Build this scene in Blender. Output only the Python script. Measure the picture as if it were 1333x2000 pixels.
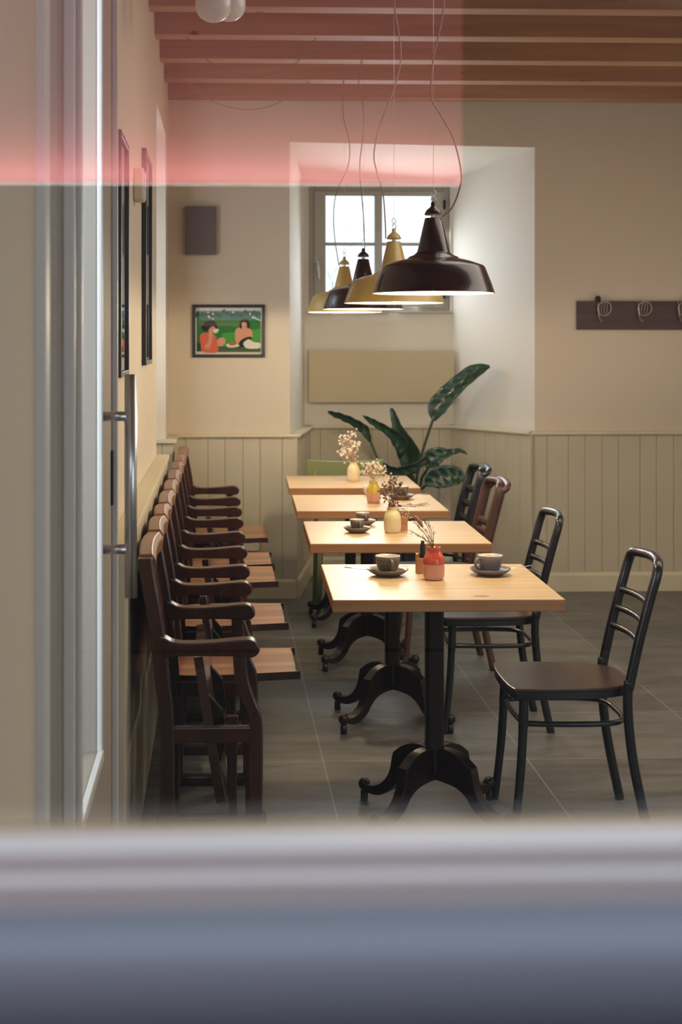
import bpy, bmesh, math, random
from mathutils import Vector, Matrix
R = math.radians
random.seed(7)
scene = bpy.context.scene
for o in list(bpy.data.objects): bpy.data.objects.remove(o)
C = scene.collection

# ------------------------------------------------------------------ camera
F = 2800.0; U0 = 530.0; V0 = 669.0; EYE = 1.54; TH = math.atan(100/2800.0)
cd = bpy.data.cameras.new('camera'); cam = bpy.data.objects.new('camera', cd); C.objects.link(cam)
cam.location = (0, 0, EYE); cam.rotation_euler = (R(90), 0, -TH)
cd.sensor_fit = 'AUTO'; cd.sensor_width = 36; cd.lens = 36*F/2000
cd.shift_x = (666.5-U0)/2000; cd.shift_y = -(1000-V0)/2000
cd.clip_start = 0.05
cd.dof.use_dof = True; cd.dof.focus_distance = 4.75; cd.dof.aperture_fstop = 5.0
scene.camera = cam

def ray(u, v):
    a = (u-U0)/F; b = -(v-V0)/F
    return Vector((a*math.cos(TH)+math.sin(TH), math.cos(TH)-a*math.sin(TH), b))
def atY(u, v, Y):
    d = ray(u, v); t = Y/d.y; return Vector((d.x*t, Y, EYE+d.z*t))
def atZ(u, v, Z):
    d = ray(u, v); t = (Z-EYE)/d.z; return Vector((d.x*t, d.y*t, Z))
def atX(u, v, X):
    d = ray(u, v); t = X/d.x; return Vector((X, d.y*t, EYE+d.z*t))

# ------------------------------------------------------------------ world, lights, exposure
scene.view_settings.view_transform = 'Standard'; scene.view_settings.look = 'None'
scene.view_settings.gamma = 1; scene.view_settings.use_curve_mapping = False
scene.view_settings.exposure = 0.0
w = bpy.data.worlds.new('sky'); scene.world = w; w.use_nodes = True
nt = w.node_tree; nt.nodes.clear()
out = nt.nodes.new('ShaderNodeOutputWorld'); bg = nt.nodes.new('ShaderNodeBackground')
tc = nt.nodes.new('ShaderNodeTexCoord'); sp = nt.nodes.new('ShaderNodeSeparateXYZ')
mr = nt.nodes.new('ShaderNodeMapRange'); cr = nt.nodes.new('ShaderNodeValToRGB')
nt.links.new(tc.outputs['Generated'], sp.inputs[0]); nt.links.new(sp.outputs['Z'], mr.inputs['Value'])
mr.inputs['From Min'].default_value = -0.5; mr.inputs['From Max'].default_value = 0.6
nt.links.new(mr.outputs[0], cr.inputs[0])
cr.color_ramp.elements[0].color = (0.03, 0.04, 0.06, 1); cr.color_ramp.elements[0].position = 0.1
cr.color_ramp.elements[1].color = (0.80, 0.92, 1.0, 1); cr.color_ramp.elements[1].position = 1.0
e = cr.color_ramp.elements.new(0.42); e.color = (0.66, 0.74, 0.82, 1)
nt.links.new(cr.outputs[0], bg.inputs[0])
my = nt.nodes.new('ShaderNodeMapRange'); nt.links.new(sp.outputs['Y'], my.inputs['Value'])
my.inputs['From Min'].default_value = -0.2; my.inputs['From Max'].default_value = 0.9; my.inputs['To Min'].default_value = 1.0; my.inputs['To Max'].default_value = 2.3
nt.links.new(my.outputs[0], bg.inputs[1])
nt.links.new(bg.outputs[0], out.inputs[0])

def area(name, loc, size, sizey, energy, color, direction):
    l = bpy.data.lights.new(name, 'AREA'); l.shape = 'RECTANGLE'; l.size = size; l.size_y = sizey
    l.energy = energy; l.color = color
    o = bpy.data.objects.new(name, l); o.location = loc
    o.rotation_euler = Vector(direction).to_track_quat('-Z', 'Y').to_euler(); C.objects.link(o); return o
WARM = (1.0, 0.83, 0.57)
area('shopfront_daylight', (2.9, 0.85, 1.3), 2.4, 1.6, 30, (0.80, 0.89, 1.0), (0.0, 1, -0.5))
area('window_daylight', (0.25, 0.73, 2.06), 1.0, 0.55, 6, (0.74, 0.86, 1.0), (-0.1, 1, -0.35))
area('street_daylight', (0.4, -0.1, 3.4), 2.6, 0.8, 30, (0.75, 0.86, 1.0), (0, 0.12, -0.9))
area('niche_window_daylight', (1.13, 9.50, 1.98), 0.8, 0.6, 16, (0.85, 0.93, 1.0), (0.25, -1, -0.1))
area('side_window_daylight', (-0.72, 7.6, 1.8), 0.8, 1.2, 13, (0.75, 0.85, 1.0), (1, 0.6, 0))
area('beam_fill_uplight', (2.6, 7.3, 1.0), 1.2, 1.8, 11, (1.0, 0.80, 0.60), (-0.25, 0.0, 1))  # unseen fill added to brighten the beam undersides, no real fixture
area('door_daylight', (-1.3, 2.2, 1.9), 1.2, 1.6, 130, (0.74, 0.87, 1.0), (0.45, 1, -0.15))
area('room_ceiling_lamp', (2.9, 5.0, 2.75), 1.6, 4.0, 66, (1.0, 0.90, 0.78), (-0.15, 0, -1))

# ------------------------------------------------------------------ materials
MATS = {}
def base(name):
    m = bpy.data.materials.new(name); m.use_nodes = True
    return m, m.node_tree, m.node_tree.nodes['Principled BSDF']
def srgb(r, g, b):
    f = lambda c: (c/255/12.92) if c/255 <= 0.04045 else ((c/255+0.055)/1.055)**2.4
    return (f(r), f(g), f(b), 1)
def mat(name, col, rough=0.5, metal=0.0, bump=0.0, scale=60, var=0.0, coat=0.0, spec=0.5, emit=None, es=0):
    if name in MATS: return MATS[name]
    m, t, p = base(name); MATS[name] = m
    p.inputs['Base Color'].default_value = col; p.inputs['Roughness'].default_value = rough
    p.inputs['Metallic'].default_value = metal; p.inputs['Coat Weight'].default_value = coat
    p.inputs['Specular IOR Level'].default_value = spec
    if emit: p.inputs['Emission Color'].default_value = emit; p.inputs['Emission Strength'].default_value = es
    tcn = t.nodes.new('ShaderNodeTexCoord')
    n = t.nodes.new('ShaderNodeTexNoise'); n.inputs['Scale'].default_value = scale; n.inputs['Detail'].default_value = 4
    t.links.new(tcn.outputs['Object'], n.inputs['Vector'])
    if var > 0:
        mx = t.nodes.new('ShaderNodeMix'); mx.data_type = 'RGBA'
        mx.inputs[6].default_value = tuple(c*(1-var) for c in col[:3])+(1,)
        mx.inputs[7].default_value = tuple(min(1, c*(1+var)) for c in col[:3])+(1,)
        t.links.new(n.outputs['Fac'], mx.inputs[0]); t.links.new(mx.outputs[2], p.inputs['Base Color'])
    if bump > 0:
        b = t.nodes.new('ShaderNodeBump'); b.inputs['Strength'].default_value = bump; b.inputs['Distance'].default_value = 0.004
        t.links.new(n.outputs['Fac'], b.inputs['Height']); t.links.new(b.outputs[0], p.inputs['Normal'])
    return m
def wood(name, c1, c2, axis=0, rough=0.45, scale=1.0, knots=0.0, knotc=None, coat=0.0):
    if name in MATS: return MATS[name]
    m, t, p = base(name); MATS[name] = m
    tcn = t.nodes.new('ShaderNodeTexCoord'); mp = t.nodes.new('ShaderNodeMapping')
    s = [26*scale]*3; s[axis] = 1.6*scale; mp.inputs['Scale'].default_value = s
    t.links.new(tcn.outputs['Object'], mp.inputs['Vector'])
    n = t.nodes.new('ShaderNodeTexNoise'); n.inputs['Scale'].default_value = 1.0; n.inputs['Detail'].default_value = 6; n.inputs['Distortion'].default_value = 0.8
    t.links.new(mp.outputs[0], n.inputs['Vector'])
    r = t.nodes.new('ShaderNodeValToRGB'); r.color_ramp.elements[0].position = 0.3; r.color_ramp.elements[1].position = 0.7
    r.color_ramp.elements[0].color = c1; r.color_ramp.elements[1].color = c2
    t.links.new(n.outputs['Fac'], r.inputs[0]); last = r.outputs[0]
    if knots > 0:
        mp2 = t.nodes.new('ShaderNodeMapping'); s2 = [1.0]*3; s2[axis] = 0.55; mp2.inputs['Scale'].default_value = s2
        t.links.new(tcn.outputs['Object'], mp2.inputs['Vector'])
        v = t.nodes.new('ShaderNodeTexVoronoi'); v.inputs['Scale'].default_value = knots
        t.links.new(mp2.outputs[0], v.inputs['Vector'])
        r2 = t.nodes.new('ShaderNodeValToRGB'); r2.color_ramp.elements[0].position = 0.05; r2.color_ramp.elements[0].color = (1, 1, 1, 1)
        r2.color_ramp.elements[1].position = 0.09; r2.color_ramp.elements[1].color = (0, 0, 0, 1)
        t.links.new(v.outputs['Distance'], r2.inputs[0])
        mx = t.nodes.new('ShaderNodeMix'); mx.data_type = 'RGBA'; mx.inputs[7].default_value = knotc
        t.links.new(r2.outputs[0], mx.inputs[0]); t.links.new(last, mx.inputs[6]); last = mx.outputs[2]
    t.links.new(last, p.inputs['Base Color'])
    p.inputs['Roughness'].default_value = rough; p.inputs['Coat Weight'].default_value = coat
    return m
def glass(name, tint, refl):
    if name in MATS: return MATS[name]
    m = bpy.data.materials.new(name); m.use_nodes = True; MATS[name] = m; t = m.node_tree; t.nodes.clear()
    o = t.nodes.new('ShaderNodeOutputMaterial'); a = t.nodes.new('ShaderNodeBsdfTransparent'); a.inputs[0].default_value = tint
    g = t.nodes.new('ShaderNodeBsdfGlossy'); g.inputs['Roughness'].default_value = 0.0
    fr = t.nodes.new('ShaderNodeFresnel'); fr.inputs[0].default_value = 1.5
    mu = t.nodes.new('ShaderNodeMath'); mu.operation = 'MULTIPLY'; mu.inputs[1].default_value = refl; mu.use_clamp = True
    mx = t.nodes.new('ShaderNodeMixShader'); t.links.new(fr.outputs[0], mu.inputs[0]); t.links.new(mu.outputs[0], mx.inputs[0])
    t.links.new(a.outputs[0], mx.inputs[1]); t.links.new(g.outputs[0], mx.inputs[2]); t.links.new(mx.outputs[0], o.inputs[0])
    return m

M_wall = mat('plaster', srgb(214, 200, 179), 0.9, bump=0.15, scale=90, var=0.02)
M_niche = mat('plaster_reveal', srgb(222, 215, 202), 0.9, bump=0.1, scale=90, var=0.02)
M_panel = mat('painted_boards', srgb(200, 188, 162), 0.5, var=0.02, scale=8)
M_cap = mat('painted_cap', srgb(214, 202, 170), 0.42)
M_beam = wood('pine_beam', srgb(158, 112, 82), srgb(178, 134, 102), 0, 0.6, 0.6, 5.5, srgb(100, 58, 38))
M_board = wood('pine_ceiling', srgb(190, 160, 125), srgb(205, 178, 142), 0, 0.7, 0.5)
M_table = wood('oak_top', srgb(206, 172, 124), srgb(226, 194, 148), 0, 0.38, 0.7, 5.0, srgb(150, 104, 66))
M_tedge = wood('oak_edge', srgb(164, 112, 68), srgb(190, 138, 90), 0, 0.42, 0.9, 8.0, srgb(110, 64, 38))
M_brown = wood('dark_brown_wood', srgb(46, 22, 16), srgb(70, 36, 25), 2, 0.3, 1.0, coat=0.25)
M_seatw = wood('worn_seat_wood', srgb(120, 68, 38), srgb(186, 132, 88), 0, 0.35, 0.35, coat=0.2)
M_mahog = wood('mahogany', srgb(70, 42, 34), srgb(98, 64, 50), 2, 0.4, 1.0, coat=0.1)
M_crest = wood('crest_wood', srgb(112, 72, 48), srgb(146, 102, 72), 1, 0.4, 0.8, coat=0.2)
M_iron = mat('brown_black_iron', srgb(34, 20, 17), 0.32, 0.2, var=0.1)
M_blackm = mat('black_lacquer', srgb(28, 28, 31), 0.3, 0.0, coat=0.3)
M_blackseat = mat('dark_brown_seat', srgb(66, 47, 38), 0.3, var=0.15, scale=9)
M_maroon = mat('maroon_enamel', srgb(46, 22, 22), 0.25, coat=0.35)
M_mustard = mat('mustard_enamel', srgb(190, 160, 92), 0.3, coat=0.3)
M_white = mat('white_enamel', srgb(244, 238, 222), 0.5)
M_steel = mat('steel', srgb(212, 214, 218), 0.3, 1.0)
M_cord = mat('fabric_cord', srgb(150, 122, 104), 0.7)
M_grey = mat('grey_stoneware', srgb(108, 96, 86), 0.35, var=0.08, scale=40)
M_cupin = mat('cream_glaze', srgb(226, 218, 202), 0.3)
M_coffee = mat('milk_coffee', srgb(196, 160, 118), 0.4)
M_black = mat('black_frame', srgb(22, 20, 24), 0.35)
M_paint = mat('white_gloss_paint', srgb(216, 212, 206), 0.45)
M_wframe = mat('window_paint', srgb(176, 170, 158), 0.5)
M_leaf = mat('dark_leaf', srgb(34, 62, 42), 0.28, var=0.25, scale=12, coat=0.3)
M_stem = mat('leaf_stem', srgb(52, 70, 40), 0.5)
M_glass = glass('clear_glass', (0.97, 0.98, 0.98, 1), 0.45)

# ------------------------------------------------------------------ mesh helpers
class MB:
    def __init__(s): s.bm = bmesh.new(); s.mi = 0
    def face(s, pts):
        vs = [s.bm.verts.new(p) for p in pts]; f = s.bm.faces.new(vs); f.material_index = s.mi; return f
    def box(s, x0, x1, y0, y1, z0, z1, m=None):
        P = [Vector((x, y, z)) for z in (z0, z1) for y in (y0, y1) for x in (x0, x1)]
        if m: P = [m @ p for p in P]
        v = [s.bm.verts.new(p) for p in P]
        for q in ((0, 2, 3, 1), (4, 5, 7, 6), (0, 1, 5, 4), (2, 6, 7, 3), (0, 4, 6, 2), (1, 3, 7, 5)):
            f = s.bm.faces.new([v[i] for i in q]); f.material_index = s.mi
        return s
    def prism(s, pts, axis, a0, a1, m=None):
        # pts: 2D outline; axis: extrusion axis ('x','y','z'); remaining axes in order
        def mk(p, a):
            q = {'x': (a, p[0], p[1]), 'y': (p[0], a, p[1]), 'z': (p[0], p[1], a)}[axis]
            q = Vector(q); return m @ q if m else q
        A = [s.bm.verts.new(mk(p, a0)) for p in pts]; B = [s.bm.verts.new(mk(p, a1)) for p in pts]
        n = len(pts)
        for vs in (A[::-1], B): f = s.bm.faces.new(vs); f.material_index = s.mi
        for i in range(n):
            f = s.bm.faces.new([A[i], A[(i+1) % n], B[(i+1) % n], B[i]]); f.material_index = s.mi
        return s
    def tube(s, path, r, n=10, closed=False, flat=None):
        P = [Vector(p) for p in path]; N = len(P)
        rr = r if isinstance(r, (list, tuple)) else [r]*N
        rings = []; up = None
        for i, p in enumerate(P):
            if closed: t = P[(i+1) % N]-P[i-1]
            else: t = P[min(i+1, N-1)]-P[max(i-1, 0)]
            t.normalize()
            if up is None: up = Vector((0, 0, 1)) if abs(t.z) < 0.9 else Vector((1, 0, 0))
            a = t.cross(up)
            if a.length < 1e-5: a = t.cross(Vector((0, 1, 0)))
            a.normalize(); b = a.cross(t).normalized(); up = b
            fl = flat or (1, 1)
            rings.append([s.bm.verts.new(p+(a*math.cos(2*math.pi*k/n)*fl[0]+b*math.sin(2*math.pi*k/n)*fl[1])*rr[i]) for k in range(n)])
        for i in range(N if closed else N-1):
            A, B = rings[i], rings[(i+1) % N]
            for k in range(n):
                f = s.bm.faces.new([A[k], A[(k+1) % n], B[(k+1) % n], B[k]]); f.material_index = s.mi; f.smooth = True
        if not closed:
            s.bm.faces.new(rings[0][::-1]).material_index = s.mi; s.bm.faces.new(rings[-1]).material_index = s.mi
        return s
    def lathe(s, prof, c=(0, 0, 0), n=32, m=None, mats=None, sm=True):
        c = Vector(c); rings = []
        for (r, z) in prof:
            if r < 1e-6: p = c+Vector((0, 0, z)); rings.append([s.bm.verts.new(m @ p if m else p)])
            else:
                ring = []
                for k in range(n):
                    p = c+Vector((r*math.cos(2*math.pi*k/n), r*math.sin(2*math.pi*k/n), z)); ring.append(s.bm.verts.new(m @ p if m else p))
                rings.append(ring)
        for i in range(len(rings)-1):
            A, B = rings[i], rings[i+1]
            for k in range(n):
                k2 = (k+1) % n
                if len(A) == 1 and len(B) == 1: continue
                if len(A) == 1: vs = [A[0], B[k2], B[k]]
                elif len(B) == 1: vs = [A[k], A[k2], B[0]]
                else: vs = [A[k], A[k2], B[k2], B[k]]
                f = s.bm.faces.new(vs); f.material_index = mats[i] if mats else s.mi; f.smooth = sm
        return s
    def ball(s, c, r, n=12, sq=1.0):
        pr = [(r*math.sin(math.pi*i/8), -r*sq*math.cos(math.pi*i/8)) for i in range(9)]; pr[0] = (0, -r*sq); pr[-1] = (0, r*sq)
        return s.lathe(pr, c, n)
    def build(s, name, mats, parent=None, bevel=0, smooth=False, recalc=True):
        if recalc: bmesh.ops.recalc_face_normals(s.bm, faces=s.bm.faces)
        me = bpy.data.meshes.new(name); s.bm.to_mesh(me); s.bm.free()
        for mm in (mats if isinstance(mats, (list, tuple)) else [mats]): me.materials.append(mm)
        if smooth:
            for p in me.polygons: p.use_smooth = True
        o = bpy.data.objects.new(name, me); C.objects.link(o)
        if parent: o.parent = parent
        if bevel:
            b = o.modifiers.new('bevel', 'BEVEL'); b.width = bevel; b.segments = 2; b.limit_method = 'ANGLE'; b.angle_limit = R(40)
        return o
def spline(pts, k=8, closed=False):
    P = [Vector(p) for p in pts]; n = len(P); o = []
    for i in range(n if closed else n-1):
        if closed: a, b, c, d = P[i-1], P[i], P[(i+1) % n], P[(i+2) % n]
        else: a, b, c, d = P[max(i-1, 0)], P[i], P[i+1], P[min(i+2, n-1)]
        for j in range(k):
            t = j/k; o.append(0.5*((2*b)+(c-a)*t+(2*a-5*b+4*c-d)*t*t+(3*b-a-3*c+d)*t**3))
    if not closed: o.append(P[-1])
    return o
def spline2(pts, k=6, closed=True):
    return [(p.x, p.y) for p in spline([(a, b, 0) for a, b in pts], k, closed)]
def tag(o, label=None, cat=None, group=None, kind=None):
    if label: o['label'] = label
    if cat: o['category'] = cat
    if group: o['group'] = group
    if kind: o['kind'] = kind
    return o
def empty(name, loc, rz=0):
    o = bpy.data.objects.new(name, None); o.empty_display_size = 0.1; C.objects.link(o); o.location = loc; o.rotation_euler = (0, 0, rz); return o
def copy_tree(o, parent=None):
    c = o.copy(); C.objects.link(c); c.parent = parent
    for ch in list(o.children): copy_tree(ch, c)
    return c
def struct(name, mb, m, bevel=0, label=None, cat=None):
    return tag(mb.build(name, m, None, bevel), label, cat, None, 'structure')

# ------------------------------------------------------------------ room shell
XW = -0.31; YB = 8.67; YBR = 8.85; YN = 9.54; ZC = 3.20; ZB = 3.0; XR = 4.6; YF = 0.70
# floor: slate tiles
mfl, t, p = base('slate_tiles')
tcn = t.nodes.new('ShaderNodeTexCoord'); sx = t.nodes.new('ShaderNodeSeparateXYZ'); t.links.new(tcn.outputs['Object'], sx.inputs[0])
def grid(outp, off, pitch, wd):
    a = t.nodes.new('ShaderNodeMath'); a.operation = 'SUBTRACT'; a.inputs[1].default_value = off-20*pitch; t.links.new(outp, a.inputs[0])
    b = t.nodes.new('ShaderNodeMath'); b.operation = 'MODULO'; b.inputs[1].default_value = pitch; t.links.new(a.outputs[0], b.inputs[0])
    c = t.nodes.new('ShaderNodeMath'); c.operation = 'LESS_THAN'; c.inputs[1].default_value = wd; t.links.new(b.outputs[0], c.inputs[0])
    d = t.nodes.new('ShaderNodeMath'); d.operation = 'DIVIDE'; d.inputs[1].default_value = pitch; t.links.new(a.outputs[0], d.inputs[0])
    f = t.nodes.new('ShaderNodeMath'); f.operation = 'FLOOR'; t.links.new(d.outputs[0], f.inputs[0])
    return c.outputs[0], f.outputs[0]
gx, ix = grid(sx.outputs['X'], 0.378, 0.755, 0.004); gy, iy = grid(sx.outputs['Y'], 5.26, 0.66, 0.004)
mxm = t.nodes.new('ShaderNodeMath'); mxm.operation = 'MAXIMUM'; t.links.new(gx, mxm.inputs[0]); t.links.new(gy, mxm.inputs[1])
cmb = t.nodes.new('ShaderNodeCombineXYZ'); t.links.new(ix, cmb.inputs[0]); t.links.new(iy, cmb.inputs[1])
wn = t.nodes.new('ShaderNodeTexWhiteNoise'); t.links.new(cmb.outputs[0], wn.inputs['Vector'])
mpn = t.nodes.new('ShaderNodeMapping'); mpn.inputs['Scale'].default_value = (2.2, 7.0, 1); t.links.new(tcn.outputs['Object'], mpn.inputs[0])
nz = t.nodes.new('ShaderNodeTexNoise'); nz.inputs['Scale'].default_value = 1.2; nz.inputs['Detail'].default_value = 8; nz.inputs['Roughness'].default_value = 0.65; nz.inputs['Distortion'].default_value = 0.6
t.links.new(mpn.outputs[0], nz.inputs['Vector'])
ad = t.nodes.new('ShaderNodeMath'); ad.operation = 'MULTIPLY_ADD'; ad.inputs[1].default_value = 0.16; t.links.new(wn.outputs['Value'], ad.inputs[0]); t.links.new(nz.outputs['Fac'], ad.inputs[2])
rp = t.nodes.new('ShaderNodeValToRGB'); rp.color_ramp.elements[0].position = 0.35; rp.color_ramp.elements[0].color = srgb(70, 69, 66)
rp.color_ramp.elements[1].position = 0.85; rp.color_ramp.elements[1].color = srgb(122, 119, 112); t.links.new(ad.outputs[0], rp.inputs[0])
mg = t.nodes.new('ShaderNodeMix'); mg.data_type = 'RGBA'; mg.inputs[7].default_value = srgb(150, 146, 134)
t.links.new(mxm.outputs[0], mg.inputs[0]); t.links.new(rp.outputs[0], mg.inputs[6]); t.links.new(mg.outputs[2], p.inputs['Base Color'])
p.inputs['Roughness'].default_value = 0.42
bp = t.nodes.new('ShaderNodeBump'); bp.inputs['Strength'].default_value = 0.35; bp.inputs['Distance'].default_value = 0.004
t.links.new(nz.outputs['Fac'], bp.inputs['Height']); t.links.new(bp.outputs[0], p.inputs['Normal'])
struct('floor', MB().box(-0.9, XR+0.1, YF-0.1, 9.8, -0.1, 0), mfl, label='grey slate tile floor')
struct('ceiling', MB().box(-0.9, XR+0.1, YF-0.1, 9.8, ZC, ZC+0.1), M_board, label='pale boarded ceiling above the beams')
# beams run across the room
edges = [8.94, 8.38, 7.80, 7.21, 6.60]
for i in range(10):
    y = 8.53-0.575*i
    struct('trim_%d' % (i+1), MB().box(XW-0.04, XR, y, y+0.118, ZB, ZC), M_beam, 0.004, label='exposed pine ceiling beam')

# left wall with door opening and side niche
DY0, DY1, DH = 2.42, 3.90, 2.62
NY0, NY1 = 7.0, 8.2
b = MB()
b.box(XW-0.5, XW, YF, DY0, 0, ZC); b.box(XW-0.5, XW, DY1, NY0, 0, ZC); b.box(XW-0.5, XW, DY0, DY1, DH, ZC)
b.box(XW-0.5, XW, NY1, YB, 0, ZC); b.box(XW-0.5, XW, NY0, NY1, 2.72, ZC)
b.box(XW-0.5, XW-0.36, NY0, NY1, 0, 1.25)
struct('wall_left', b, M_wall, label='warm cream plaster wall beside the wooden armchairs')

# back wall with window niche
P = lambda u, Y: atY(u, 669, Y).x
nl, nr = P(566, YB), P(1045, YBR)       # niche front edges
bl, br = P(595, YN), P(886, YN)         # niche back edges
zt, ztb = atY(800, 281, YB+0.05).z, atY(800, 350, YN).z
wx0, wx1 = P(603, YN), P(880, YN); wz0, wz1 = atY(740, 609, YN).z, atY(740, 364, YN).z
b = MB()
def qd(pts, mi=0): b.mi = mi; b.face(pts)
qd([(XW-.5, YB, 0), (nl, YB, 0), (nl, YB, ZC), (XW-.5, YB, ZC)])
qd([(nl, YB, zt), (nr, YBR, zt), (nr, YBR, ZC), (nl, YB, ZC)])
qd([(nr, YBR, 0), (XR, YBR, 0), (XR, YBR, ZC), (nr, YBR, ZC)])
qd([(nl, YB, 0), (bl, YN, 0), (bl, YN, ztb), (nl, YB, zt)], 1)
qd([(nr, YBR, 0), (br, YN, 0), (br, YN, ztb), (nr, YBR, zt)], 1)
qd([(nl, YB, zt), (nr, YBR, zt), (br, YN, ztb), (bl, YN, ztb)], 1)
qd([(bl, YN, 0), (br, YN, 0), (br, YN, wz0), (bl, YN, wz0)], 1)
qd([(bl, YN, wz1), (br, YN, wz1), (br, YN, ztb), (bl, YN, ztb)], 1)
qd([(bl, YN, wz0), (wx0, YN, wz0), (wx0, YN, wz1), (bl, YN, wz1)], 1)
qd([(wx1, YN, wz0), (br, YN, wz0), (br, YN, wz1), (wx1, YN, wz1)], 1)
YO = YN+0.22
for q in (((wx0, wz0), (wx1, wz0)), ((wx1, wz0), (wx1, wz1)), ((wx1, wz1), (wx0, wz1)), ((wx0, wz1), (wx0, wz0))):
    (xa, za), (xb, zb) = q; qd([(xa, YN, za), (xb, YN, zb), (xb, YO, zb), (xa, YO, za)], 1)
struct('wall_back', b, [M_wall, M_niche], label='cream plaster end wall with a deep splayed window niche')
struct('wall_right', MB().box(XR, XR+0.1, YF, YBR, 0, ZC), M_wall)
# front wall: the window the room is seen through and a wide shopfront beside it
OX0, OX1, OZ0, OZ1 = -0.30, 0.95, 1.318, 2.45
b = MB(); b.box(-0.9, OX0, 0.60, YF, 0, ZC); b.box(OX0, OX1, 0.60, YF, 0, 1.298); b.box(OX0, OX1, 0.60, YF, OZ1, ZC); b.box(OX1, 1.5, 0.60, YF, 0, ZC)
b.box(1.5, 4.3, 0.60, YF, 0, 0.35); b.box(1.5, 4.3, 0.60, YF, 2.6, ZC); b.box(4.3, XR+.1, 0.60, YF, 0, ZC)
struct('wall_front', b, M_wall)

# wainscot boards (tongue and groove) as real boards with v-grooves
def boards(b, p0, p1, z0, z1, nrm, th=0.022, widths=(0.10, 0.13, 0.10, 0.105)):
    p0, p1 = Vector(p0), Vector(p1); d = (p1-p0); L = d.length; d.normalize(); nrm = Vector(nrm).normalized()
    s = 0; k = 0
    m = Matrix(((d.x, nrm.x, 0, p0.x), (d.y, nrm.y, 0, p0.y), (0, 0, 1, 0), (0, 0, 0, 1)))
    while s < L-1e-4:
        wdt = min(widths[k % len(widths)]*1.03, L-s); e = s+wdt
        if L-e < 0.03: e = L
        g = 0.0035
        b.prism([(s, 0), (e, 0), (e, th-0.006), (e-g, th), (s+g, th), (s, th-0.006)], 'z', z0, z1, m)
        s = e; k += 1
def strip(b, p0, p1, nrm, prof):
    # prof in (offset out, z)
    p0, p1 = Vector(p0), Vector(p1); d = (p1-p0); L = d.length; d.normalize(); nrm = Vector(nrm).normalized()
    m = Matrix(((d.x, nrm.x, 0, p0.x), (d.y, nrm.y, 0, p0.y), (0, 0, 1, 0), (0, 0, 0, 1)))
    b.prism([(o, z) for o, z in prof], 'x', 0, L, m)
HW = 0.99
T = 0.045
cap = [(0, HW-0.022), (T+0.016, HW-0.022), (T+0.020, HW-0.012), (T+0.016, HW), (0, HW)]
bas = [(0, 0), (T+0.012, 0), (T+0.012, 0.098), (T+0.006, 0.112), (T, 0.118), (0, 0.118)]
# reveals normals
def runs():
    dl = Vector((bl-nl, YN-YB)).normalized(); nlrm = (dl.y, -dl.x, 0)
    dr = Vector((br-nr, YN-YBR)).normalized(); nrrm = (-dr.y, dr.x, 0)
    o = 0.0
    ext = T
    return [((XW, YB, 0), (nl+T*0.8, YB, 0), (0, -1, 0)),
            ((nl, YB-T, 0), (bl, YN, 0), nlrm),
            ((bl, YN, 0), (br, YN, 0), (0, -1, 0)),
            ((nr, YBR-T, 0), (br, YN, 0), nrrm),
            ((nr-T*0.8, YBR, 0), (XR, YBR, 0), (0, -1, 0))]
RUNS = runs()
b = MB(); bc = MB(); bb = MB()
for p0, p1, n in RUNS:
    off = Vector(n).normalized()*(T-0.022)
    boards(b, Vector(p0)+off, Vector(p1)+off, 0.05, HW-0.015, n)
    strip(bc, p0, p1, n, cap); strip(bb, p0, p1, n, bas)
struct('trim_11', b, M_panel, label='beige tongue and groove wainscot on the end wall')
struct('trim_12', bc, M_cap, 0.002, label='beige rail capping the end wall wainscot')
struct('baseboard_back', bb, M_cap, label='tall beige baseboard along the end wall')
# left wall boxed dado
b = MB(); XD = -0.255
boards(b, (XD-0.022, NY0, 0), (XD-0.022, DY1, 0), 0.0, HW-0.02, (1, 0, 0), widths=(0.12, 0.12))
b.box(XW, XD-0.022, DY1, NY0, 0, HW-0.02)
struct('trim_13', b, M_panel, label='boxed beige wainscot behind the wooden armchairs')
struct('trim_14', MB().box(XW, XD+0.008, DY1-0.002, NY0+0.01, HW-0.02, HW+0.004), M_cap, 0.003, label='deep beige ledge capping the wainscot on the armchair side')
b = MB(); boards(b, (XW-0.36, NY1-T+0.02, 0), (XW+T, NY1-T+0.02, 0), 0, HW-0.02, (0, -1, 0)); b.box(XW-.36, XW+T-.003, NY1-T+0.02, NY1, 0, HW-.02)
boards(b, (XW+T-0.022, NY1, 0), (XW+T-0.022, YB-T, 0), 0, HW-0.02, (1, 0, 0)); b.box(XW, XW+T-0.022, NY1, YB-T, 0, HW-0.02)
struct('trim_15', b, M_panel, label='narrow wainscot return in the far corner')
b = MB(); b.box(XW-.36, XW+T+0.018, NY1-T-0.018, NY1+.01, HW-0.022, HW); b.box(XW, XW+T+0.018, NY1, YB-T-.02, HW-0.022, HW)
struct('trim_16', b, M_cap, 0.002)

# ------------------------------------------------------------------ niche window (window_1)
def window(name, x0, x1, z0, z1, y, frame_m, labels=None):
    r = empty(name, ((x0+x1)/2, y, z0)); tag(r, labels or 'small window', None, None, 'structure')
    cx = (x0+x1)/2; A, B = x0-cx, x1-cx; H = z1-z0
    f = MB(); w0 = 0.045
    f.box(A, A+w0, 0, 0.07, 0, H); f.box(B-w0, B, 0, 0.07, 0, H); f.box(A+w0, B-w0, 0, 0.07, 0, w0); f.box(A+w0, B-w0, 0, 0.07, H-w0, H)
    f.build('window_frame', frame_m, r, 0.004)
    return r, A, B, H
r, A, B, H = window('window_1', wx0, wx1, wz0, wz1, YN+0.03, M_wframe, 'small four-pane casement window in the niche')
cx = (wx0+wx1)/2
gx0, gx1 = P(637, YN)-cx, P(846, YN)-cx; gz0, gz1 = atY(740, 575, YN).z-wz0, atY(740, 381, YN).z-wz0
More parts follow.
